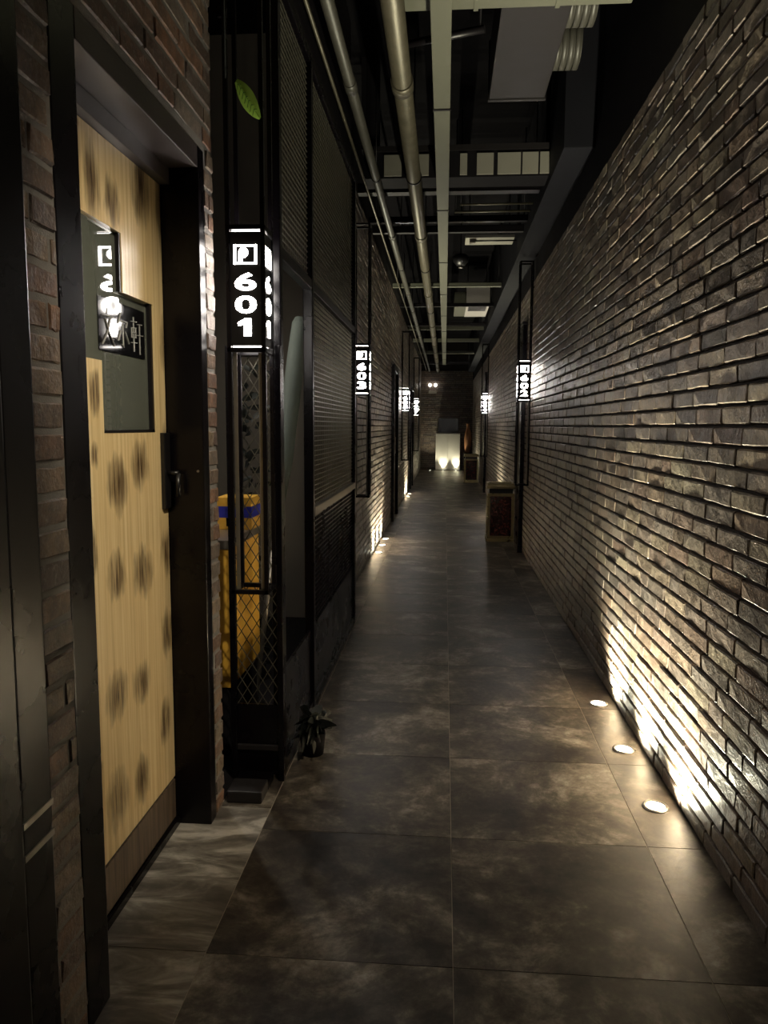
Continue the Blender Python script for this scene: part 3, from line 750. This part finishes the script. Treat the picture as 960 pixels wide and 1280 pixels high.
MB().tube(q0, q1, .018).build('pipe', 'dark_steel', dp); MB().tube(Vector(q0)+Vector((.02, 0, 0)), (q0[0]+.02, q0[1], 3.96), .006, n=6).tube(Vector(q1)-Vector((.02, 0, 0)), (q1[0]-.02, q1[1], 3.96), .006, n=6).build('hanger_rod', 'dark_steel', dp)
q0, q1 = on_z(611, 22, 3.3), on_z(672, 125, 3.3)
ab = thing('air_box', 'dark grey sheet metal air box with two round spigots near the right wall', 'duct', ((q0[0]+.5)/2, 4.2, 3.3))
bx(.235, .560, 3.72, q1[1], 3.30, 3.62).build('box', 'duct_dark', ab, .006)
bx(.228, .567, q1[1]-.03, q1[1], 3.293, 3.63).build('flange', 'duct_dark', ab, .003)
bx(.228, .567, 3.72, 3.75, 3.293, 3.63).build('flange', 'duct_dark', ab, .003)
for yy in (4.02, 4.48):
    m = MB()
    for k in range(4): m.tube((.56+k*.035, yy, 3.45), (.59+k*.035, yy, 3.45), .135, .135, 24).tube((.59+k*.035, yy, 3.45), (.595+k*.035, yy, 3.45), .122, .122, 24)
    m.build('spigot', 'pipe_paint', ab)
for x, yy in ((.26, 3.8), (.53, 3.8), (.26, 4.6), (.53, 4.6)): MB().tube((x, yy, 3.6), (x, yy, 3.96), .006, n=6).build('hanger_rod', 'dark_steel', ab)
bb = thing('boarded_beam', 'dark ceiling beam faced with pale boards above the corridor', 'beam', (.1, 5.75, 3.2))
YB = 5.62
zb, zt = on_y(560, 221, YB)[2], on_y(560, 181, YB)[2]
bx(-.60, .86, YB+.012, YB+.25, zb, zt).build('beam', 'dark_wall', bb)
for a, b in ((480, 502), (508, 536), (575, 584), (596, 617), (622, 651), (653, 673), (675, 697)):
    xa, xb_ = on_y(a, 205, YB)[0], on_y(b, 205, YB)[0]
    bx(xa, xb_, YB-.002, YB+.013, zb+.012, on_y(560, 192, YB)[2]).build('board', 'pale_panel', bb, .002)
bx(-.55, .80, YB-.004, YB+.012, on_y(560, 188, YB)[2], zt).build('ledge', 'duct_dark', bb)
bx(.70, .88, YB+.012, YB+.25, zt, 3.95).build('bearing', 'dark_wall', bb)
bx(-.62, -.5, YB+.05, YB+.2, zt, 3.95).build('bearing', 'dark_wall', bb)
def channel(ypx, z, h, d, mat, x0=-.70, x1=.79, label='dark steel channel crossing under the ceiling from wall to wall', group='steel channels crossing under the ceiling'):
    y = on_z(560, ypx, z)[1]
    t = thing('cross_channel', label, 'beam', ((x0+x1)/2, y, z), group)
    bx(x0, x1, y, y+.008, z, z+h).build('web', mat, t, .001)
    bx(x0, x1, y, y+d, z, z+.008).build('lower_flange', mat, t, .001)
    bx(x0, x1, y, y+d, z+h-.008, z+h).build('upper_flange', mat, t, .001)
    for x in (x0+.06, x1-.12): MB().tube((x, y+d*.6, z+h), (x, y+d*.6, 3.96), .006, n=6).build('hanger_rod', 'dark_steel', t)
for ypx, z, h, d, mat, lb in ((239, 3.165, .07, .10, 'dark_steel', 'dark steel channel just past the beam with pale boards'),
        (277, 3.165, .05, .06, 'black_steel', 'black steel channel just past the two thin cross conduits'),
        (290, 3.165, .06, .06, 'duct_dark', 'grey steel channel right before the pale junction board'),
        (358, 3.165, .05, .09, 'duct_grey', 'pale green grey channel between the dome loudspeaker and the air unit'),
        (383, 3.165, .05, .06, 'dark_steel', 'dark steel channel hanging below the air conditioning unit'),
        (407, 3.165, .05, .06, 'dark_steel', 'dark steel channel of a close pair beyond the air unit'),
        (412, 3.165, .06, .06, 'duct_grey', 'pale channel of a close pair beyond the air unit'),
        (427, 3.165, .07, .08, 'duct_grey', 'pale green grey channel crossing the far ceiling beyond the close pair'),
        (442, 3.165, .07, .08, 'duct_grey', 'pale green grey channel crossing the far ceiling beyond the close pair'),
        (455, 3.165, .07, .08, 'dark_steel', 'dark steel channel closest to the end wall')):
    channel(ypx, z, h, d, mat, label=lb)
for ypx, x0, rr_ in ((256, .10, .008), (265, .06, .010)):
    y = on_z(560, ypx, 3.2)[1]
    t = thing('cross_conduit', ('thinner' if rr_ < .009 else 'longer, slightly thicker')+' of two steel conduits running sideways just past the boarded beam channel', 'pipe', (.4, y, 3.2), 'thin cross conduits')
    MB().tube((x0, y, 3.2), (.72, y, 3.2), rr_, n=10).build('pipe', 'galv', t)
    MB().tube((x0+.01, y, 3.2), (x0+.01, y, 3.96), .006, n=6).build('hanger_rod', 'dark_steel', t)
y = on_z(620, 297, 3.22)[1]
lp = thing('junction_board', 'pale ceiling board with small junction box behind the cross conduits', 'panel', (.35, y, 3.22))
bx(.18, .66, y, y+.30, 3.22, 3.25).build('board', 'pale_panel', lp, .003); bx(.22, .28, y+.02, y+.1, 3.18, 3.22).build('junction_box', 'steel', lp, .004)
MB().tube((.28, y+.06, 3.205), (.68, y+.06, 3.205), .008, n=8).build('conduit', 'black_plastic', lp)
for x in (.22, .62): MB().tube((x, y+.2, 3.25), (x, y+.2, 3.96), .006, n=6).build('hanger_rod', 'dark_steel', lp)
c_ = on_z(576, 325, 3.25)
sp = thing('ceiling_speaker', 'small dark dome loudspeaker hanging under the ceiling', 'speaker', tuple(c_))
MB().lathe([(0, -.07), (.05, -.06), (.085, -.02), (.095, .03), (.06, .06), (0, .065)], tuple(c_), 20).build('dome', 'black_plastic', sp)
MB().tube((c_[0], c_[1], c_[2]+.06), (c_[0], c_[1], 3.96), .008, n=8).build('drop_rod', 'dark_steel', sp)
MB().tube((c_[0], c_[1], c_[2]-.09), (c_[0], c_[1], c_[2]-.065), .025, n=12).build('driver_ring', 'steel', sp)
y = on_z(600, 381, 3.22)[1]
ac = thing('air_unit', 'grey white air conditioning unit hanging by the right bulkhead', 'air conditioner', (.42, y, 3.22))
bx(.30, .66, y, y+1.3, 3.22, 3.5).build('casing', 'ac_white', ac, .01); bx(.12, .30, y+.02, y+1.1, 3.2, 3.42).build('intake_box', 'duct_grey', ac, .008)
bx(.34, .62, y+.1, y+.6, 3.212, 3.222).build('grille', 'duct_dark', ac)
for x in (.33, .62): MB().tube((x, y+.3, 3.5), (x, y+.3, 3.96), .006, n=6).build('hanger_rod', 'dark_steel', ac)

# added spot, out of view, that brightens the room door
def added_spot(loc, target, watts, size, label):
    loc = Vector(loc); t = thing('added_spotlight', label, 'ceiling light', tuple(loc)); d = (Vector(target)-loc).normalized()
    MB().tube(loc-d*.06, loc+d*.05, .035, .04, 20).build('lamp_housing', 'black_plastic', t)
    MB().tube(loc+Vector((0, 0, .04)), (loc.x, loc.y, 3.96), .008, n=8).build('stem', 'black_plastic', t)
    ld = bpy.data.lights.new('added_spot_bulb', 'SPOT'); ld.energy = watts; ld.color = (1, .88, .66); ld.spot_size = math.radians(size); ld.spot_blend = .9; ld.shadow_soft_size = .04
    lo = bpy.data.objects.new('added_spot_bulb', ld); COL.objects.link(lo); lo.parent = t; lo.location = d*.065; lo.rotation_euler = (-d).to_track_quat('Z', 'Y').to_euler()
added_spot((.45, 1.0, 2.9), (-.88, 2.28, 1.15), ADDED_SPOT_W, 42, 'added out-of-view spotlight aimed at the pine room door')

# added lamp, hidden from view, to brighten the space behind the partition
LX, LY, LZ = -1.32, 3.42, 2.15
ll = thing('added_pendant', 'added unseen pendant lamp in the space behind the mesh partition', 'lamp', (LX, LY, LZ))
MB().tube((LX, LY, LZ+.05), (LX, LY, 3.96), .006, n=8).build('cord', 'black_plastic', ll)
MB().lathe([(0, .06), (.04, .06), (.10, -.05), (.097, -.05), (.037, .055), (0, .055)], (LX, LY, LZ), 24).build('shade', 'black_plastic', ll)  # opaque shade shaped to stop the added lamp's upward light
MB().lathe([(0, -.03), (.02, -.022), (.028, 0), (.02, .022), (0, .03)], (LX, LY, LZ+.005), 16).build('bulb', 'lamp_small', ll)
ld = bpy.data.lights.new('added_bulb_light', 'POINT'); ld.energy = 11.0; ld.color = (1, .93, .80); ld.shadow_soft_size = .03
lo = bpy.data.objects.new('added_bulb_light', ld); COL.objects.link(lo); lo.parent = ll; lo.location = (0, 0, -.045)
